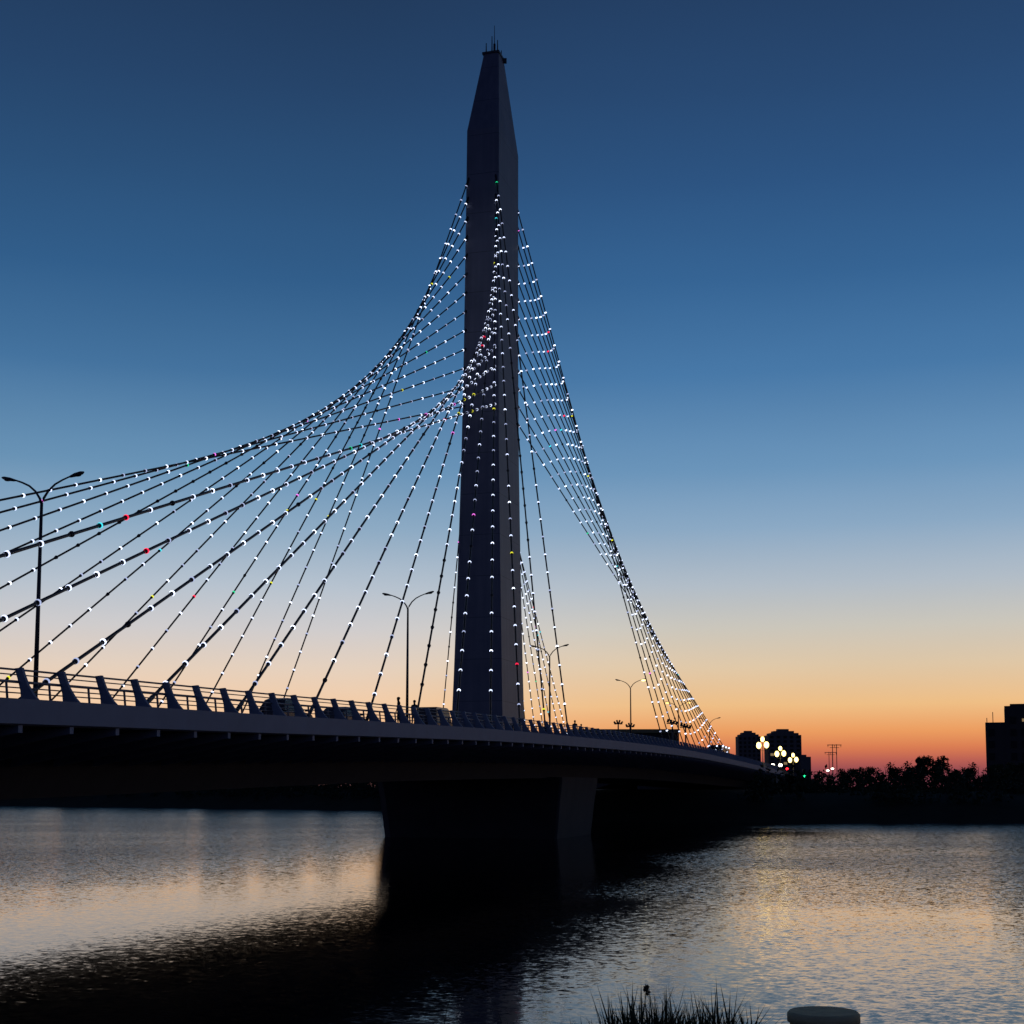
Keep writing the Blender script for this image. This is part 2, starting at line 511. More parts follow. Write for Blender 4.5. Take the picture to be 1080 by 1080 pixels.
m = MB()
rings = []
for z, t, l in PY:
    c = min(.18, t * .08)
    rings.append([br(a, w + plean(z), z) for a, w in ((-l/2, -t/2 + c), (-l/2 + c, -t/2), (l/2 - c, -t/2), (l/2, -t/2 + c), (l/2, t/2 - c), (l/2 - c, t/2), (-l/2 + c, t/2), (-l/2, t/2 - c))])
m.loft(rings)
pylon = bpart(m, 'pylon', M_pyl)
m = MB()
m.tube([br(-.2, .65, 82.9), br(-.2, .65, 84.4)], .13, 8)
m.tube([br(-.2, .65, 84.4), br(-.2, .65, 86.6)], [.05, .03], 6)
bpart(m, 'antenna', M_steel, pylon)
for s, w, h in ((-.8, -.65, 1.3), (.75, -.6, 1.1), (-.85, .05, 2.0), (.8, .2, 1.5), (-.75, .68, 1.5), (.7, .7, 1.0)):
    m = MB(); m.tube([br(s, w + .5, 82.9), br(s, w + .5, 83 + h)], [.09, .05], 6)
    bpart(m, 'lightning_rod', M_steel, pylon)
m = MB()
m.loft([[br(a, w, z) for a, w in ((-1.25, -.5), (1.25, -.5), (1.25, 1.5), (-1.25, 1.5))] for z in (82.8, 83.05)])
m.box(br(.9, 1.6, 82.8), (.35, .35, .5))
bpart(m, 'top_platform', M_steel, pylon)
# inspection door at the foot
m = MB()
m.loft([[br(a, 2.86 + o, zb(0) + z) for a, z in ((-.6, .75), (.6, .75), (.6, 2.9), (-.6, 2.9))] for o in (.0, .14)])
bpart(m, 'door', M_steel, pylon)

# ------------------------------------------------------------------ stay cables and their lamps
LAMPS = []
COLS = list(LED)
led_mats = [M_black] + [LED[c] for c in COLS]


def lamp_mesh(mb, M, ci):
    """a clamp round the cable with a lit collar on its upper end"""
    n = 10
    def ring(r, z): return [M @ Vector((r*math.cos(2*math.pi*k/n), r*math.sin(2*math.pi*k/n), z)) for k in range(n)]
    mb.loft([ring(.076, -.13), ring(.100, -.10), ring(.108, .0)], 0, cap=False, smooth=True)
    mb.loft([ring(.102, .0), ring(.130, .03), ring(.129, .09), ring(.09, .15), ring(.075, .15)], ci, cap=False, smooth=True)


def cable(s, w, i, side_s, side_w):
    za = 66.7 - 2.12 * i
    t, l = pdim(za)
    top = br(side_s * (l/2 + .02), side_w * (t/2 - .25) + plean(za), za)
    bot = br(s, w, zb(s) + .78)
    d = (bot - top); L = d.length; d.normalize()
    m = MB()
    m.tube([top + d*.1, bot], .070, 8, cap=False)
    m.tube([bot, bot - d * 1.5], .10, 8)
    m.tube([top - d * .4, top + d * .7], .13, 8)
    o = bpart(m, 'stay_cable', M_cable)
    q = (-d).to_track_quat('Z', 'Y').to_matrix().to_4x4()
    k = 0
    dark = RNG.random() < .16
    d0, d1 = sorted((RNG.random(), RNG.random()))
    x = .75
    while x < L - 2.2:
        p = top + d * x
        r = RNG.random()
        ci = 'white' if r < .5 else ('dim' if r < .72 else 'bright')
        if r > .955: ci = RNG.choice(['red', 'yellow', 'yellow', 'green', 'magenta', 'magenta', 'cyan'])
        off = (dark and d0 < x / L < d0 + .35) or RNG.random() < .03
        LAMPS.append((p, q, None if off else ci, o))
        if i == 0 and side_s < 0 < side_w and x < 1: LAMPS[-1] = (p, q, 'green', o)
        x += 1.95 + .055 * i


near_l = [-23.4 - 8.20 * i for i in range(13)]
near_r = [27.3 + 5.65 * i for i in range(13)]
far_l = [-23.4 - 7.86 * i for i in range(13)]
far_r = [27.3 + 6.3 * i for i in range(13)]
for i in range(13):
    cable(near_l[i], 14.7, i, -1, 1)
    cable(near_r[i], 14.7, i, 1, 1)
    cable(far_l[i], -14.94, i, -1, -1)
    cable(far_r[i], -14.94, i, 1, -1)

camp = Vector((0, 0, CH))


def inview(p):
    d = p - camp
    dep = d.y * math.cos(P) + d.z * math.sin(P)
    if dep < 5: return False
    x = 540 + F * d.x / dep; y = 680 - F * (d.z * math.cos(P) - d.y * math.sin(P)) / dep
    return -8 < x < 1088 and -8 < y < 1088


order = sorted(range(len(LAMPS)), key=lambda i: ((LAMPS[i][0] - camp).length if inview(LAMPS[i][0]) else 1e6))
single = set(order[:100])
rest = MB()
lm_cache = {}
for i, (p, q, ci, cab) in enumerate(LAMPS):
    k = 0 if ci is None else 1 + COLS.index(ci)
    if i in single:
        if k not in lm_cache:
            mb = MB(); lamp_mesh(mb, Matrix.Identity(4), k)
            lm_cache[k] = mb.data('cable_lamp', led_mats)
        o = bpy.data.objects.new('cable_lamp', lm_cache[k]); C.objects.link(o)
        o.parent = cab
        o.matrix_local = Matrix.Translation(p - bridge.location) @ q
    else:
        lamp_mesh(rest, Matrix.Translation(p) @ q, k)
prop(bpart(rest, 'cable_lamp', led_mats, fix=False), 'small lit collars strung along all the stay cables', kind='stuff')

# ------------------------------------------------------------------ railings
def railing(sd, s0, s1):
    m = MB()
    n = int((s1 - s0) / 2.5)
    sq = [s0 + 2.5 * k for k in range(n + 1)]
    for w, z, r in ((15.03, 1.06, .04), (15.10, .90, .025), (15.17, .68, .055), (15.22, .50, .025), (15.26, .34, .025)):
        m.tube([br(s, sd * w, zb(s) + .70 + z * 1.14) for s in sq], r, 6)
    for k in range(n):
        for f in (.33, .67):
            s = s0 + 2.5 * (k + f)
            m.tube([br(s, sd*15.26, zb(s) + .68), br(s, sd*15.17, zb(s) + 1.46)], .045, 4)
    return bpart(m, 'railing', M_rail)


finprof = [(15.30, 0), (15.24, .42), (15.12, .76), (14.98, 1.10), (15.26, 1.12), (15.36, .88), (15.52, .58), (15.76, .28), (16.02, .06), (16.02, -.06), (15.3, -.06)]


def fin(mb, s, sd):
    mb.loft([[br(s + e, sd * w, zb(s) + .70 + z * (1.14 if z > 0 else 1)) for w, z in finprof] for e in (-.07, .07)])


r_near = railing(1, -130, 172)
r_far = railing(-1, -130, 172)
stuff = MB()
k = 0
for i in range(int((172 + 117.5) / 2.5)):
    s = -115.9 + 2.5 * i
    if k < 100:
        mb = MB(); fin(mb, s, 1)
        bpart(mb, 'railing_fin', M_fascia, r_near); k += 1
    else:
        fin(stuff, s, 1)
for i in range(int((172 + 117.5) / 2.5)):
    fin(stuff, -115.9 + 2.5 * i, -1)
prop(bpart(stuff, 'railing_fin', M_fascia, fix=False), 'row of curved railing fins along the deck edges', kind='stuff')

# abutment walls
m = MB()
m.loft([[br(s, w, z) for w, z in ((-15.2, -6), (15.2, -6), (15.2, zb(173) - .05), (9.7, zb(173) - .85), (-9.7, zb(173) - .85), (-15.2, zb(173) - .05))] for s in (164, 176)])
bpart(m, 'abutment', M_conc)
m = MB()
m.loft([[br(s, w, z) for s, z in ((172, -6), (172, zb(172) + 1.5), (188, zb(172) + .5), (214, -.9), (214, -6))] for w in (15.72, 16.14)])
bpart(m, 'wing_wall', M_under)

# road embankment beyond the bridge and the road to the horizon
m = MB()
sx = [176 + 6 * k for k in range(16)] + [300, 400, 700, 1200]
m.loft([[br(s, w, z) for w, z in ((-30, -1.2), (-15.5, zb(s) + .69), (15.5, zb(s) + .69), (30, -1.2))] for s in sx], cap=False, close=False)
prop(m.build('embankment', M_earth), 'dark embankment carrying the road off the far bridge end', 'embankment', kind='structure')
m = MB()
m.loft([[br(s, w, zb(s) + .72) for w in (-12.2, 12.2)] for s in sx], cap=False, close=False)
prop(m.build('road', M_asph), 'road running on beyond the bridge', 'road', kind='structure')
m = MB()
for j in range(60):
    s = -180 + j * 9
    for w in (-5.3, 5.3):
        m.add([br(s, w - .08, zb(s) + .728), br(s + 3, w - .08, zb(s + 3) + .728), br(s + 3, w + .08, zb(s + 3) + .728), br(s, w + .08, zb(s) + .728)], [(0, 1, 2, 3)])
prop(m.build('road_markings', M_white), 'white lane dashes on the carriageway', 'road markings', kind='structure')

# ------------------------------------------------------------------ double-arm street lamps on the median
def head_mesh(mb, M, lit):
    n = 8
    prof = [(-.45, .03, .03), (-.3, .10, .07), (0, .19, .10), (.35, .17, .09), (.5, .05, .04)]
    rings = [[M @ Vector((x, a * math.cos(2*math.pi*k/n), c * math.sin(2*math.pi*k/n))) for k in range(n)] for x, a, c in prof]
    mb.loft(rings, 0, smooth=True)


LABL = ['tall double armed street lamp at the left beside the thick near cables',
        'double armed street lamp just left of the pylon',
        'double armed street lamp rising between the cables just right of the pylon',
        'double armed street lamp with one glowing head above the low flat building',
        'double armed street lamp with both heads glowing amber behind the right cables',
        'small unlit double armed street lamp farthest along the bridge']
for i, (s, lit, adj) in enumerate(((-82.9, (0, 0), 0), (-25.7, (0, 0), .2), (26.9, (0, 0), 0), (80, (0, 1), -.2), (128, (1, 1), -.6), (171, (0, 0), -1.2))):
    base = br(s, 0, zb(s) + .70)
    hgt = 13.15 + adj
    e = empty('street_lamp', base, LABL[i], 'street lamp', 'double street lamps along the bridge', rz=-TH)
    m = MB()
    m.tube([(0, 0, 0), (0, 0, .9)], .19, 10); m.tube([(0, 0, .9), (0, 0, hgt - 1.25)], [.14, .085], 10)
    m.build('pole', M_steel, e)
    for sg in (-1, 1):
        a = [(0, 0, hgt - 1.3), (sg * .12, 0, hgt - 1.0), (sg * .4, 0, hgt - .6), (sg * .8, 0, hgt - .27), (sg * 1.25, 0, hgt - .06), (sg * 1.7, 0, hgt + .1)]
        m = MB(); m.tube(a, [.075, .07, .06, .055, .05, .045], 8); m.build('arm', M_steel, e)
        R = Matrix.Translation((sg * 2.05, 0, hgt + .17)) @ Matrix.Rotation(-sg * math.radians(14), 4, 'Y') @ Matrix.Rotation(0 if sg > 0 else math.pi, 4, 'Z')
        m = MB(); head_mesh(m, R, 0); hd = m.build('lamp_head', M_steel, e)
        on = lit[0] if sg < 0 else lit[1]
        m = MB()
        if on:
            m.ball(R @ Vector((.05, 0, -.12)), .3, 10, 7, sc=(1.2, .75, .5))
        else:
            m.ball(R @ Vector((.08, 0, -.05)), .16, 10, 6, sc=(1.5, .9, .5))
        m.build('lens', (M_warm if i == 3 else M_sodium) if on else M_glass, hd)

# ------------------------------------------------------------------ globe lamps, signals and small lights past the bridge
def globe_lamp(s, w, z0, hgt, label):
    e = empty('globe_lamp', br(s, w, z0), label, 'street lamp', 'globe lamps at the bridge end', rz=-TH)
    m = MB(); m.tube([(0, 0, 0), (0, 0, .5), (0, 0, .55), (0, 0, hgt)], [.2, .18, .09, .06], 10); m.build('pole', M_steel, e)
    for k, (dx, dz, r) in enumerate(((-.75, -.6, .48), (.75, -.5, .48), (0, .6, .38))):
        m = MB(); m.tube([(0, 0, hgt - 1.7), (dx * .6, 0, hgt - 1.6), (dx, 0, hgt + dz - r * 1.2)], .035, 6); a = m.build('arm', M_steel, e)
        m = MB(); m.ball((dx, 0, hgt + dz), r, 12, 8, sc=(1, 1, 1.35)); m.build('globe', M_warm, a)


globe_lamp(134, 15.6, zb(134) + .7, 5.0, 'globe lamp cluster in front of the gap between the two far towers')
globe_lamp(171, 15.6, zb(171) + .7, 4.6, 'globe lamp cluster in front of the wider far tower, above the red signal')
globe_lamp(204, 15.6, zb(204) + .7, 4.6, 'globe lamp cluster closest to the green traffic signal')


def signal(px, py, Y, mt, label, zg):
    p = at(px, py, Y)
    e = empty('traffic_signal', (p.x, p.y, zg), label, 'traffic light')
    hh = p.z - zg
    m = MB(); m.tube([(0, 0, 0), (0, 0, hh + .8)], .09, 8); m.build('pole', M_steel, e)
    m = MB(); m.box((0, -.2, hh), (.7, .3, 2.1)); h = m.build('housing', M_black, e, bevel=.03)
    for k, dz in enumerate((.66, 0, -.66)):
        m = MB(); m.ball((0, -.36, hh + dz), .30, 14, 8, sc=(1, .5, 1))
        on = (mt is M_redl and k == 0) or (mt is M_greenl and k == 2)
        m.build('lens', mt if on else M_glass, h)


signal(830, 814, 330, M_redl, 'traffic signal showing red at the far end of the bridge', 5.3 - .6)
signal(848, 816, 345, M_greenl, 'traffic signal showing green at the far end of the bridge', 5.3 - .8)


def park_lamp(px, py, Y, label, nm='park_lamp'):
    p = at(px, py, Y)
    e = empty(nm, (p.x, p.y, 4.8), label, 'street lamp')
    m = MB(); m.tube([(0, 0, 0), (0, 0, p.z - 4.8)], [.1, .06], 8); m.build('pole', M_steel, e)
    m = MB(); m.ball((0, 0, p.z - 4.8 + .1), .32, 12, 8, sc=(1.6, 1, .8)); m.build('lamp_shade', M_headl, e)


park_lamp(873, 813, 460, 'brighter white lamp low in front of the power poles')
park_lamp(878, 811, 470, 'faint white lamp right under the power poles')
park_lamp(865.5, 821, 300, 'dim white lamp among bushes below the others, by the green signal')

p0, p1 = at(815, 807.5, 325), at(823, 807, 325)
e = empty('twin_floodlight', ((p0.x + p1.x) / 2, p0.y, 4.8), 'low bright pair of white lamps between the globe lamps at the bridge end', 'floodlight')
hh = p0.z - 4.8; hw = (p1.x - p0.x) / 2
m = MB(); m.tube([(0, 0, 0), (0, 0, hh)], [.1, .07], 8); m.build('pole', M_steel, e)
m = MB(); m.box((0, 0, hh), (hw * 2, .1, .1)); m.build('crossarm', M_steel, e)
for sg in (-1, 1):
    m = MB(); m.box((sg * hw, .12, hh + .1), (.9, .2, .8)); h = m.build('housing', M_black, e)
    m = MB(); m.ball((sg * hw, -.1, hh + .1), .42, 12, 8, sc=(1.1, .5, .9)); m.build('lens', M_headl, h)

# power poles
for px, top, Y, lab in ((880, 785, 640, 'taller power pole with a wide crossarm against the red horizon'), (876, 793, 760, 'shorter power pole just left behind the taller one')):
    p = at(px, top, Y)
    e = empty('power_pole', (p.x, p.y, 4.8), lab, 'power pole')
    hh = p.z - 4.8
    m = MB(); m.tube([(-.9, 0, 0), (-.9, 0, hh)], .17, 6); m.tube([(.9, 0, 0), (.9, 0, hh)], .17, 6); m.build('pole', M_steel, e)
    m = MB(); m.box((0, 0, hh - .3), (6.4, .25, .3)); m.box((0, 0, hh - 1.5), (4.2, .2, .2)); m.build('crossarm', M_steel, e)
    for dx in (-2.9, 0, 2.9):
        m = MB(); m.tube([(dx, 0, hh - .4), (dx, 0, hh - 1.4)], [.14, .08], 6); m.build('insulator', M_black, e)

# ------------------------------------------------------------------ buildings
M_tow = mat('tower render', (.15, .14, .14), .85, noise=.25, scale=.1)
M_tow2 = mat('office cladding', (.05, .048, .05), .7, noise=.25, scale=.15)
M_roofl = mat('ochre eaves', (.30, .26, .13), .7, noise=.2, scale=.5)


def tower(px0, px1, pytop, Y, label, steps, floors, lit):
    a, c = at(px0, pytop, Y), at(px1, pytop, Y)
    wd = c.x - a.x; dp = wd * .8; hh = a.z - 4.8
    e = empty('apartment_tower', ((a.x + c.x) / 2, Y + dp / 2, 4.8), label, 'apartment block', 'far apartment towers')
    m = MB()
    m.box((0, 0, (hh - steps) / 2), (wd, dp, hh - steps))
    m.build('wall', M_tow, e)
    m = MB()
    for k, fr in enumerate((.86, .62, .34)):
        h0 = hh - steps + steps * k / 3
        m.box((0, 0, h0 + steps / 6), (wd * fr, dp * fr, steps / 3 - .02))
    m.build('roof', M_tow, e)
    nb = 5
    lm = random.Random(int(px0))
    k = 0
    fh = (hh - steps) / floors
    for f in range(1, floors):
        for j in range(nb):
            if k >= 60: break
            m = MB(); m.box((-wd/2 + wd * (j + .5) / nb, -dp/2 - .02, fh * (f + .5)), (wd / nb * .5, .3, fh * .55))
            m.build('window', M_wind if lm.random() < lit else M_glass, e); k += 1


tower(778.5, 802, 770.5, 1250, 'narrower far tower with a stepped roof left of the globe lamps', 5.0, 12, .03)
tower(810.5, 845, 768.5, 1250, 'wider far tower with a stepped roof behind the globe lamps', 5.5, 12, .04)
p0, p1 = at(845, 798, 1230), at(856, 798, 1230)
e = empty('low_block', ((p0.x + p1.x) / 2, 1240, 4.8), 'small dark block at the foot of the wider far tower', 'building')
m = MB(); m.box((0, 0, (p0.z - 4.8) / 2), (p1.x - p0.x, 14, p0.z - 4.8)); m.build('wall', M_tow, e)
m = MB(); m.box((-1, 0, p0.z - 4.8 + .9), ((p1.x - p0.x) * .5, 8, 1.8)); m.build('roof', M_tow, e)
for j in range(3):
    m = MB(); m.box((-2.5 + 2.5 * j, -7.05, 12), (1.3, .3, 1.5)); m.build('window', M_glass, e)

# low flat roofed building left of the road
a, c = at(600, 769, 455), at(717, 769, 455)
wd = c.x - a.x; hh = a.z - 4.8
e = empty('flat_roofed_hall', ((a.x + c.x) / 2, 465, 4.8), 'long low dark hall with a flat roof and pale eaves behind the bridge railing', 'building')
m = MB(); m.box((0, 0, (hh - 1.2) / 2), (wd - 1, 18, hh - 1.2)); m.build('wall', M_tow2, e)
m = MB(); m.box((0, 0, hh - .6), (wd, 20, 1.2)); m.build('roof', M_roofl, e)
for j in range(12):
    m = MB(); m.box((-wd/2 + 2 + (wd - 4) * j / 11, -9.05, hh - 4.5), (1.6, .3, 2.4)); m.build('window', M_glass, e)

# floodlight masts
def flood(px, pytop, Y, wpx, lab, kind):
    p = at(px, pytop, Y); hh = p.z - 4.8
    e = empty('floodlight_mast', (p.x, p.y, 4.8), lab, 'floodlight', 'floodlight masts by the hall')
    k = Y / F
    m = MB(); m.tube([(0, 0, 0), (0, 0, hh - .5)], [.32, .2], 8); m.build('pole', M_steel, e)
    n = 4
    wv = wpx * k
    m = MB(); m.box((0, 0, hh - 1.0), (wv, .3, .3)); m.build('crossarm', M_steel, e)
    for j in range(n):
        x = -wv / 2 + wv * (j + .5) / n
        m = MB(); m.box((x, -.3, hh - .2 - (.35 * abs(j - 1.5) if kind else .25 * j)), (wv / n * .75, .5, 1.1), M=Matrix.Rotation(.5 * (j - 1.5) if kind else .3, 3, 'Y'))
        m.build('floodlight', M_black, e)


flood(652, 760, 440, 9, 'short floodlight mast with splayed heads over the middle of the hall roof', 1)
flood(664.5, 763, 440, 9, 'short floodlight mast with splayed heads beside the glowing street lamp pole', 1)
flood(709, 759.5, 430, 12, 'taller floodlight mast with a wide head at the hall end, left of its pair', 0)
flood(723, 763.5, 430, 12, 'taller floodlight mast with a wide head standing clear of the hall end', 0)

# building on the right bank
a = at(1039, 762, 345); c = at(1058, 745, 345); r = at(1150, 745, 345)
rzb = -.33; hx = (r.x - a.x) / 2
e = empty('office_building', (a.x + hx * math.cos(rzb) - 10 * math.sin(rzb), 345 + hx * math.sin(rzb) + 10 * math.cos(rzb), 4.8), 'dark stepped block at the right edge above the far bank trees', 'building', rz=rzb)
ox = -(a.x + r.x) / 2
m = MB()
h1, h2 = a.z - 4.8, c.z - 4.8
m.box(((a.x + c.x) / 2 + ox, 0, h1 / 2), (c.x - a.x, 20, h1))
m.box(((c.x + r.x) / 2 + ox, .3, h2 / 2), (r.x - c.x, 21, h2))
m.build('wall', M_tow2, e)
m = MB()
m.box(((c.x + r.x) / 2 + ox + .6, .3, h2 + .25), (r.x - c.x - 1.4, 20, .5)); m.build('roof', M_tow2, e)
for j, (x, hh) in enumerate(((a.x + .4, 1.2), (a.x + 1.8, 2.6))):
    m = MB(); m.tube([(x + ox, -8, h1), (x + ox, -8, h1 + hh)], .1, 6); m.build('antenna', M_steel, e)
k = 0
for f in range(6):
    for j in range(9):
        x = a.x + 1.4 + j * 2.5
        top = h1 if x < c.x else h2
        zz = 1.6 + f * 2.9
        if zz + 1.4 > top or abs(x - c.x) < .9: continue
        y = -10.02 if x < c.x else -10.24
        lit = (f == 5 and j == 3)
        m = MB(); m.box((x + ox, y, zz + .4), (1.3 if not lit else .9, .3, 1.7 if not lit else .7)); m.build('window', M_wind if lit else M_glass, e)

# ------------------------------------------------------------------ vehicles
def car_make(name, label, L, H, bodycol, boxy, lit):
    e = empty(name, (0, 0, 0), label, 'van' if boxy else 'car')
    Wd = 1.8
    pm = mat(name + ' paint', bodycol, .3, noise=.1, scale=2)
    h = L / 2
    if boxy:
        low = [(-h, .3), (-h, 1.0), (h * .92, 1.0), (h, .85), (h, .3)]
        cab = [(-h + .02, 1.0), (-h + .08, H - .1), (-h + .3, H), (h * .45, H), (h * .62, H - .12), (h * .9, 1.0)]
    else:
        low = [(-h, .35), (-h + .05, .85), (-h * .55, .95), (h * .35, .95), (h * .9, .78), (h, .6), (h, .3)]
        cab = [(-h * .86, .93), (-h * .6, H - .12), (-h * .38, H), (h * .02, H), (h * .2, H - .08), (h * .47, .94)]
    def ext(mb, prof, w0, w1, mi=0):
        zt = max(z for _, z in prof); zl = min(z for _, z in prof)
        def wz(z): return w0 + (w1 - w0) * (z - zl) / (zt - zl)
        mb.loft([[Vector((sg * wz(z) / 2, y, z)) for y, z in prof] for sg in (-1, 1)], mi)
    m = MB(); ext(m, low, Wd * .97, Wd); ext(m, cab, Wd * .94, Wd * (.86 if boxy else .72))
    body = m.build('body', pm, e, bevel=.05)
    m = MB()
    cx = [(y * .93, .98 + (z - .93) * .80 if z > .98 else z + .05) for y, z in cab]
    ext(m, cx, Wd * .94 + .02, Wd * (.88 if boxy else .76) + .02); m.build('window', M_glass, e)
    for sg in (-1, 1):
        for y in (-h * .62, h * .62):
            m = MB(); m.tube([(sg * (Wd/2 - .22), y, .33), (sg * (Wd/2 + .01), y, .33)], .33, 16); t = m.build('wheel', M_rubber, e)
            m = MB(); m.tube([(sg * (Wd/2 + .005), y, .33), (sg * (Wd/2 + .02), y, .33)], .2, 12); m.build('rim', M_rail, t)
        m = MB(); m.ball((sg * .62, h - .04, .70), .17 if not lit else .24, 10, 6, sc=(1.2, .5, .8)); m.build('headlight', M_headl if lit else M_glass, e)
        m = MB(); m.box((sg * .68, -h + .0, .78), (.3, .08, .16)); m.build('taillight', mat('tail lens', (.25, .01, .01), .3), e)
        m = MB(); m.box((sg * (Wd/2 + .1), h * .42, 1.02), (.2, .12, .14)); m.build('wing_mirror', pm, e)
    return e


def put(e, s, w, flip=False):
    e.location = br(s, w, zb(s) + .71)
    e.rotation_euler = (math.atan((zb(s + 1) - zb(s - 1)) / 2) * (-1 if flip else 1), 0, -TH + (math.pi if flip else 0))


put(car_make('parked_car', 'dark rounded car behind the railing, its roof showing left of centre', 4.6, 1.72, (.05, .05, .06), False, False), -69.5, 8.2)
put(car_make('parked_car', 'dark low car behind the railing, right of the rounded car', 4.4, 1.5, (.07, .07, .08), False, False), -60.5, 8.2)
put(car_make('boxy_van', 'dark boxy van behind the railing next to the pylon foot', 4.0, 2.15, (.04, .04, .045), True, False), -41.7, 8.2)
e = empty('city_bus', (0, 0, 0), 'dark blue bus with small marker lamps lit, at the foot of the last right cables', 'bus')
M_bus = mat('blue bus paint', (.03, .05, .16), .35, noise=.1, scale=1)
m = MB()
m.loft([[Vector((sg * wz, y, z)) for y, z, wz in ((-5, .4, 1.22), (5, .4, 1.22), (5.05, 1.2, 1.25), (4.9, 2.7, 1.2), (4.6, 3.0, 1.1), (-4.7, 3.0, 1.1), (-5, 2.7, 1.2))] for sg in (-1, 1)])
m.build('body', M_bus, e, bevel=.06)
for k in range(5):
    for sg in (-1, 1):
        m = MB(); m.box((sg * 1.235, -3.7 + 1.75 * k, 1.95), (.04, 1.5, .95)); m.build('window', M_glass, e)
m = MB(); m.box((0, 5.0, 1.95), (2.1, .14, 1.3)); m.build('windscreen', M_glass, e)
for sg in (-1, 1):
    for y in (-3.0, 3.2):
        m = MB(); m.tube([(sg * .95, y, .48), (sg * 1.27, y, .48)], .48, 18); t = m.build('wheel', M_rubber, e)
        m = MB(); m.tube([(sg * 1.265, y, .48), (sg * 1.285, y, .48)], .26, 12); m.build('rim', M_rail, t)
    m = MB(); m.ball((sg * .9, 5.05, .85), .22, 10, 6, sc=(1, .5, .8)); m.build('headlight', M_sodium, e)
    for y in (-4.2, 0, 4.2):
        m = MB(); m.ball((sg * 1.24, y, 2.75), .13, 8, 6); m.build('marker_lamp', LED['bright'], e)
        m = MB(); m.ball((sg * 1.25, y * .8, 1.2), .1, 8, 6); m.build('marker_lamp', LED['bright'], e)
put(e, 100, 11.6, True)

# ------------------------------------------------------------------ people on the footway
M_cloth = mat('dark clothing', (.03, .03, .035), .9, noise=.3, scale=6)
M_cloth2 = mat('grey clothing', (.08, .08, .09), .9, noise=.3, scale=6)
M_hair = mat('black hair', (.012, .01, .01), .7, noise=.2, scale=20)


def person(s, w, label, ht, mt, face, stride):
    k = ht / 1.75
    J = {'pel': (0, 0, .95), 'wai': (0, .01, 1.1), 'che': (0, .0, 1.33), 'nec': (0, .01, 1.5), 'hd0': (0, .03, 1.57), 'hd1': (0, .045, 1.66), 'hd2': (0, .02, 1.73)}
    V, E, R = [], [], []
    idx = {}
    def v(n, p, r): idx[n] = len(V); V.append(Vector(p) * k); R.append((r[0] * k, r[1] * k))
    v('pel', J['pel'], (.15, .11)); v('wai', J['wai'], (.14, .10)); v('che', J['che'], (.17, .11)); v('nec', J['nec'], (.06, .06))
    v('hd0', J['hd0'], (.07, .08)); v('hd1', J['hd1'], (.08, .10)); v('hd2', J['hd2'], (.055, .06))
    E += [('pel', 'wai'), ('wai', 'che'), ('che', 'nec'), ('nec', 'hd0'), ('hd0', 'hd1'), ('hd1', 'hd2')]
    for sg, n in ((-1, 'a'), (1, 'b')):
        q = sg * stride
        v('sh' + n, (sg * .19, 0, 1.42), (.065, .065)); v('el' + n, (sg * .25, -q * .12, 1.14), (.045, .045)); v('wr' + n, (sg * .24, -q * .2 + .06, .90), (.032, .032)); v('ha' + n, (sg * .235, -q * .22 + .09, .80), (.035, .028))
        v('hi' + n, (sg * .10, 0, .88), (.10, .10)); v('kn' + n, (sg * .10, q * .16 + .02, .50), (.062, .065)); v('an' + n, (sg * .10, q * .25 - .04, .09), (.042, .045)); v('to' + n, (sg * .11, q * .25 + .13, .035), (.045, .03))
        E += [('che', 'sh' + n), ('sh' + n, 'el' + n), ('el' + n, 'wr' + n), ('wr' + n, 'ha' + n), ('pel', 'hi' + n), ('hi' + n, 'kn' + n), ('kn' + n, 'an' + n), ('an' + n, 'to' + n)]
    me = bpy.data.meshes.new('person')
    me.from_pydata(V, [(idx[x], idx[y]) for x, y in E], [])
    o = bpy.data.objects.new('person', me); C.objects.link(o)
    o.modifiers.new('skin', 'SKIN'); sb = o.modifiers.new('sub', 'SUBSURF'); sb.levels = 1; sb.render_levels = 2
    for i, r in enumerate(R): me.skin_vertices[0].data[i].radius = r
    me.skin_vertices[0].data[0].use_root = True
    me.materials.append(mt)
    o.location = br(s, w, zb(s) + .86); o.rotation_euler = (0, 0, face)
    m = MB(); m.ball((0, .015 * k, 1.69 * k), .115 * k, 12, 8, sc=(.9, 1.0, .85)); m.build('hair', M_hair, o)
    prop(o, label, 'person')


person(-16.5, 13.6, 'taller person in dark clothes walking on the footway right of the pylon', 1.78, M_cloth, -TH, 1)
person(-13.0, 13.4, 'shorter person a step behind the taller walker on the footway', 1.55, M_cloth2, -TH, -1)
person(-64.6, 13.7, 'person in dark clothes behind the railing just left of the street lamp near the pylon', 1.75, M_cloth, math.pi / 2, .3)
person(-61.4, 13.6, 'person in grey clothes behind the railing just right of the street lamp near the pylon', 1.68, M_cloth2, -TH + math.pi, .8)


# ------------------------------------------------------------------ vegetation
def leaf_cloud(mb, rnd, c, r, n, sz):
    for _ in range(n):
        while True:
            p = Vector((rnd.uniform(-1, 1), rnd.uniform(-1, 1), rnd.uniform(-1, 1)))
            if p.length < 1: break
        p = Vector(c) + Vector((p.x * r[0], p.y * r[1], p.z * r[2]))
        a = Vector((rnd.gauss(0, 1), rnd.gauss(0, 1), rnd.gauss(0, 1))).normalized()
        t = a.cross(Vector((rnd.gauss(0, 1), rnd.gauss(0, 1), rnd.gauss(0, 1)))).normalized()
        q = rnd.uniform(.6, 1.3) * sz
        mb.add([p - a * q, p + t * q * .5, p + a * q, p - t * q * .5], [(0, 1, 2, 3)])


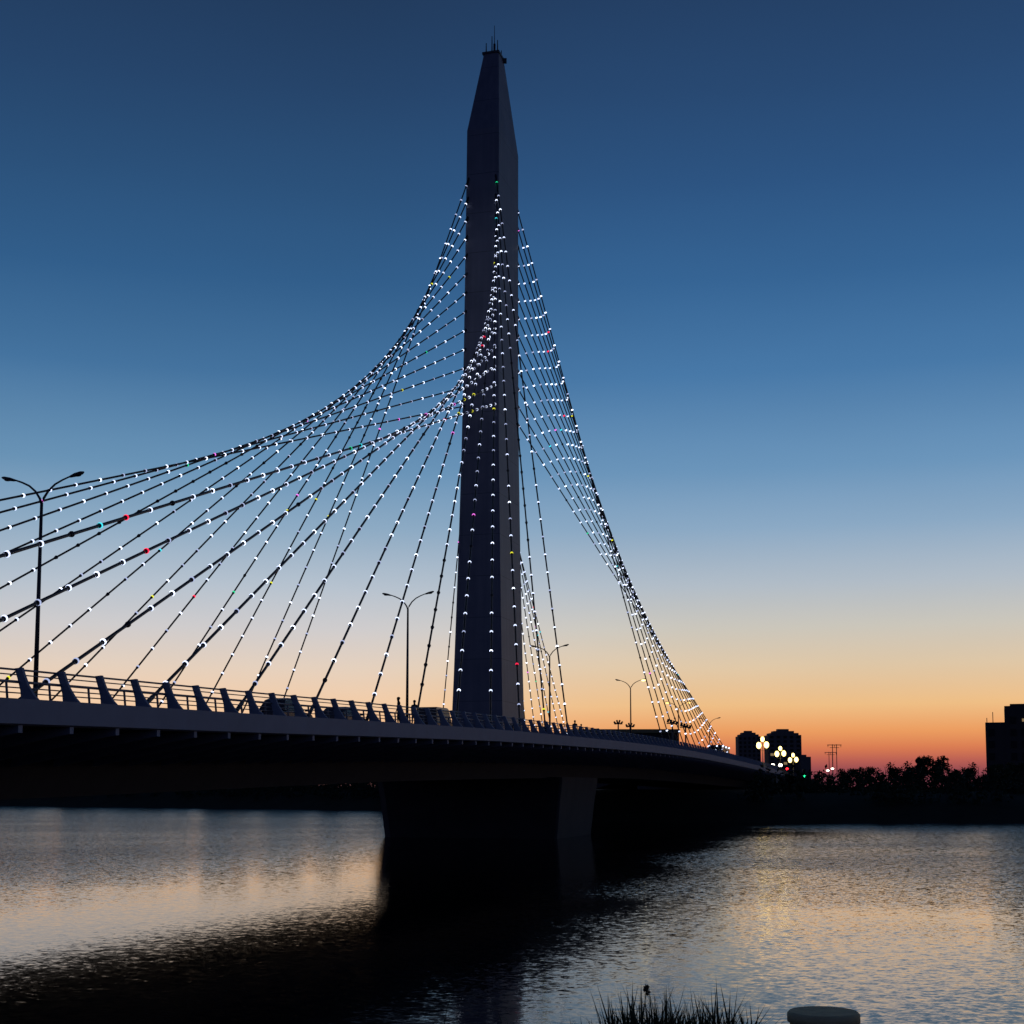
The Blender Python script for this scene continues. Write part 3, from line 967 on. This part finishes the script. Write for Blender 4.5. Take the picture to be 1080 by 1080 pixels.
def tree_make(seed, H, R, kind):
    rnd = random.Random(seed)
    e = empty('bank_tree', (0, 0, 0), 'x', 'tree')
    m = MB()
    top = H * (.75 if kind != 'spire' else .95)
    pts = [(0, 0, -.4), (.05, .02, H * .2), (rnd.uniform(-.2, .2), rnd.uniform(-.2, .2), H * .45), (rnd.uniform(-.3, .3), 0, top)]
    m.tube(pts, [H * .024, H * .02, H * .014, .03], 7)
    crown = MB()
    n = 16 if kind != 'bare' else 11
    for k in range(n):
        a = rnd.uniform(0, 6.28)
        if kind == 'spire':
            zz = H * (.12 + .86 * k / n); rr = R * (1.05 - k / n) * .7
        else:
            zz = H * rnd.uniform(.35, .92); rr = R * math.sqrt(max(.1, 1 - ((zz / H - .62) / .42) ** 2)) * rnd.uniform(.4, .95)
        tip = Vector((rr * math.cos(a), rr * math.sin(a), zz))
        st = Vector((0, 0, zz * rnd.uniform(.5, .75)))
        m.tube([st, (st + tip) / 2 + Vector((0, 0, .2)), tip], [H * .01, H * .006, .015], 5)
        cr_ = R * rnd.uniform(.28, .46)
        if kind == 'spire': cr_ = R * .5 * (1.15 - k / n)
        leaf_cloud(crown, rnd, tip, (cr_, cr_, cr_ * (.8 if kind != 'spire' else 1.3)), 150 if kind != 'bare' else 85, H * .028 + .06)
        if kind == 'bare':
            for _ in range(4):
                d = Vector((rnd.gauss(0, 1), rnd.gauss(0, 1), abs(rnd.gauss(0, 1)))).normalized()
                m.tube([tip, tip + d * R * .5], [.03, .01], 4)
    m.build('trunk', M_bark, e)
    crown.build('crown', M_leaf if kind == 'round' else M_leaf2, e, fix=False)
    return e


kinds = {'round': tree_make(3, 7.0, 3.2, 'round'), 'loose': tree_make(8, 6.5, 3.0, 'bare'), 'spire': tree_make(5, 7.5, 2.5, 'spire')}
used = set()


def tree(kind, X, Y, z, sc, label, group):
    if kind not in used:
        used.add(kind); o = kinds[kind]
    else:
        o = copy_tree(kinds[kind])
    o.location = (X, Y, z); o.scale = (sc, sc, sc * RNG.uniform(.92, 1.08)); o.rotation_euler = (0, 0, RNG.uniform(0, 6.28))
    prop(o, label, 'tree', group)


G = 'trees along the far right bank'
for kind, px, top, Y, lab in (
        ('loose', 868, 811, 262, 'low sprawling tree nearest the bridge end on the far bank'),
        ('round', 893, 810, 268, 'low rounded tree right of the power poles'),
        ('round', 913, 807, 258, 'rounded tree at the left foot of the airy bushy tree'),
        ('loose', 934, 799, 252, 'airy bushy tree with thin twigs left of the spiky tree'),
        ('loose', 952, 799, 256, 'airy twiggy tree touching the left side of the spiky tree'),
        ('spire', 969, 794, 248, 'the one spiky tree on the far bank'),
        ('round', 985, 797, 251, 'tall rounded tree just right of the spiky tree'),
        ('loose', 997, 805, 262, 'low loose tree right of the spiky tree and its tall neighbour'),
        ('round', 1014, 813, 258, 'lowest rounded tree in the dip left of the dark block'),
        ('loose', 1031, 799, 268, 'airy tree against the left wall of the dark block'),
        ('round', 1052, 806, 258, 'rounded tree before the dark block'),
        ('round', 1073, 803, 262, 'rounded tree before the dark block at the picture edge')):
    p = at(px, top, Y)
    H = {'round': 7.0, 'loose': 6.6, 'spire': 7.6}[kind]
    tree(kind, p.x, p.y, 4.5, max(.5, (p.z - 4.5) / H), lab, G)

G = 'trees on the far bank behind the bridge'
for j, (x, y, sc) in enumerate([(-250 + 17 * k, 470 - 10.7 * k + (k % 3) * 7, 2.0 + .3 * ((k * 7) % 4) / 3) for k in range(14)]):
    tree('round' if j % 3 else 'loose', x, y + 26, 4.6, sc, 'dark tree in the row on the far bank, glimpsed under the deck', G)

# undergrowth on the far bank
rnd = random.Random(4)
m = MB()
line = dens(FAR[1:9], 1.6)
for (x, y) in line:
    if x < -300 or x > 130: continue
    for k in range(4):
        o = rnd.uniform(7, 34) if k else rnd.uniform(24, 36); hh = rnd.uniform(.7, 2.3) if k else (rnd.uniform(2.2, 3.2) if x > 20 else rnd.uniform(3.4, 5.2))
        z0 = 3.0 + min(1.4, (o - 7) * .1)
        cx, cy = x + rnd.uniform(-1.5, 1.5), y + o
        ss_, ww = ((cx - PC[0]) * DX + (cy - PC[1]) * DY), ((cx - PC[0]) * NX + (cy - PC[1]) * NY)
        if abs(ww) < 19 and ss_ < 230: continue
        leaf_cloud(m, rnd, (cx, cy, z0 + hh * .5), (1.8, 1.8, hh), int(30 * max(1, hh * 1.1)), .42)
prop(m.build('undergrowth', M_leaf2, fix=False), 'dark tangled undergrowth covering the far bank', 'undergrowth', kind='stuff')
# far-off woods along the horizon
m = MB()
for k in range(420):
    x = -700 + 1900 * k / 420 + rnd.uniform(-2, 2); y = rnd.uniform(900, 1050)
    if abs((x - PC[0]) * NX + (y - PC[1]) * NY) < 18: continue
    hh = rnd.uniform(4, 8.5)
    leaf_cloud(m, rnd, (x, y, 4.8 + hh * .5), (4, 4, hh * .5), 34, 1.3)
prop(m.build('far_woods', M_leaf2, fix=False), 'low dark line of woods along the horizon', 'woods', kind='stuff')

# near bank grasses
m = MB()


def blade(mb, x, y, z, H, lean, ang, wd):
    dx, dy = math.cos(ang), math.sin(ang)
    pts = [Vector((x + dx * lean * t * t, y + dy * lean * t * t, z + H * (t - .18 * t * t * (lean / max(H, .01))))) for t in (0, .35, .7, 1)]
    px_, py_ = -dy, dx
    vs = []
    for t, p in zip((0, .35, .7), pts):
        q = wd * (1 - t * .75)
        vs += [p + Vector((px_ * q, py_ * q, 0)), p - Vector((px_ * q, py_ * q, 0))]
    vs.append(pts[3])
    mb.add(vs, [(0, 1, 3, 2), (2, 3, 5, 4), (4, 5, 6)])


def gz(x, y):
    return 3.62


for k in range(1500):
    px = rnd.triangular(590, 800, 690) if k % 3 else rnd.uniform(640, 790)
    Y = rnd.uniform(7.2, 8.9)
    x = (px - 540) / F * Y
    edge = max(0, 1 - ((px - 700) / 120) ** 2)
    Hm = CH - (1042 + 26 * (1 - edge) - 830) / F * Y - gz(x, Y)
    blade(m, x, Y, gz(x, Y) - .05, max(.1, Hm * (rnd.uniform(.6, 1.05) if k % 9 else rnd.uniform(1.0, 1.3))), rnd.uniform(.02, .25) if k % 4 else rnd.uniform(.2, .5), rnd.uniform(0, 6.28), rnd.uniform(.006, .015))
for k in range(160):
    px = rnd.uniform(420, 620); Y = rnd.uniform(7.2, 8.9); x = (px - 540) / F * Y
    blade(m, x, Y, gz(x, Y) - .05, rnd.uniform(.12, .40) if k % 20 else rnd.uniform(.45, .62), rnd.uniform(.02, .25), rnd.uniform(0, 6.28), rnd.uniform(.004, .008))
M_grass = mat('bank grass', (.035, .055, .018), .7, noise=.4, scale=3, spec=.25)
prop(m.build('grass', M_grass, fix=False), 'dark tall grass blades on the near bank at the bottom edge', 'grass', kind='stuff')
# a seed head stalk in the grass
p = at(682, 1041, 8.0)
e = empty('reed_stalk', (p.x, p.y, 3.6), 'single reed with a drooping dark seed head standing above the grass', 'reed')
hh = p.z - 3.6
m = MB(); m.tube([(-.06, 0, 0), (-.03, 0, hh * .6), (0, 0, hh)], [.005, .004, .002], 5); m.build('stem', M_grass, e)
m = MB(); leaf_cloud(m, rnd, (0, 0, hh - .015), (.016, .016, .03), 70, .012); m.build('seed_head', M_bark, e, fix=False)

# bollard on the near bank
p = at(868.5, 1066.5, 7.2)
e = empty('concrete_bollard', (p.x, p.y, 3.6), 'round pale concrete bollard cut off by the bottom edge', 'bollard')
M_boll = mat('weathered cream bollard paint', (.85, .58, .16), .8, noise=.35, scale=9, bump=.3)
M_bcap = mat('grey concrete cap', (.85, .66, .34), .85, noise=.35, scale=14, bump=.4)
hh = p.z - 3.6
m = MB(); m.tube([(0, 0, 0), (0, 0, hh - .05)], [.185, .165], 40); m.build('post', M_boll, e)
m = MB(); m.tube([(0, 0, hh - .05), (0, 0, hh - .012), (0, 0, hh)], [.178, .178, .166], 40); m.build('cap', M_bcap, e)
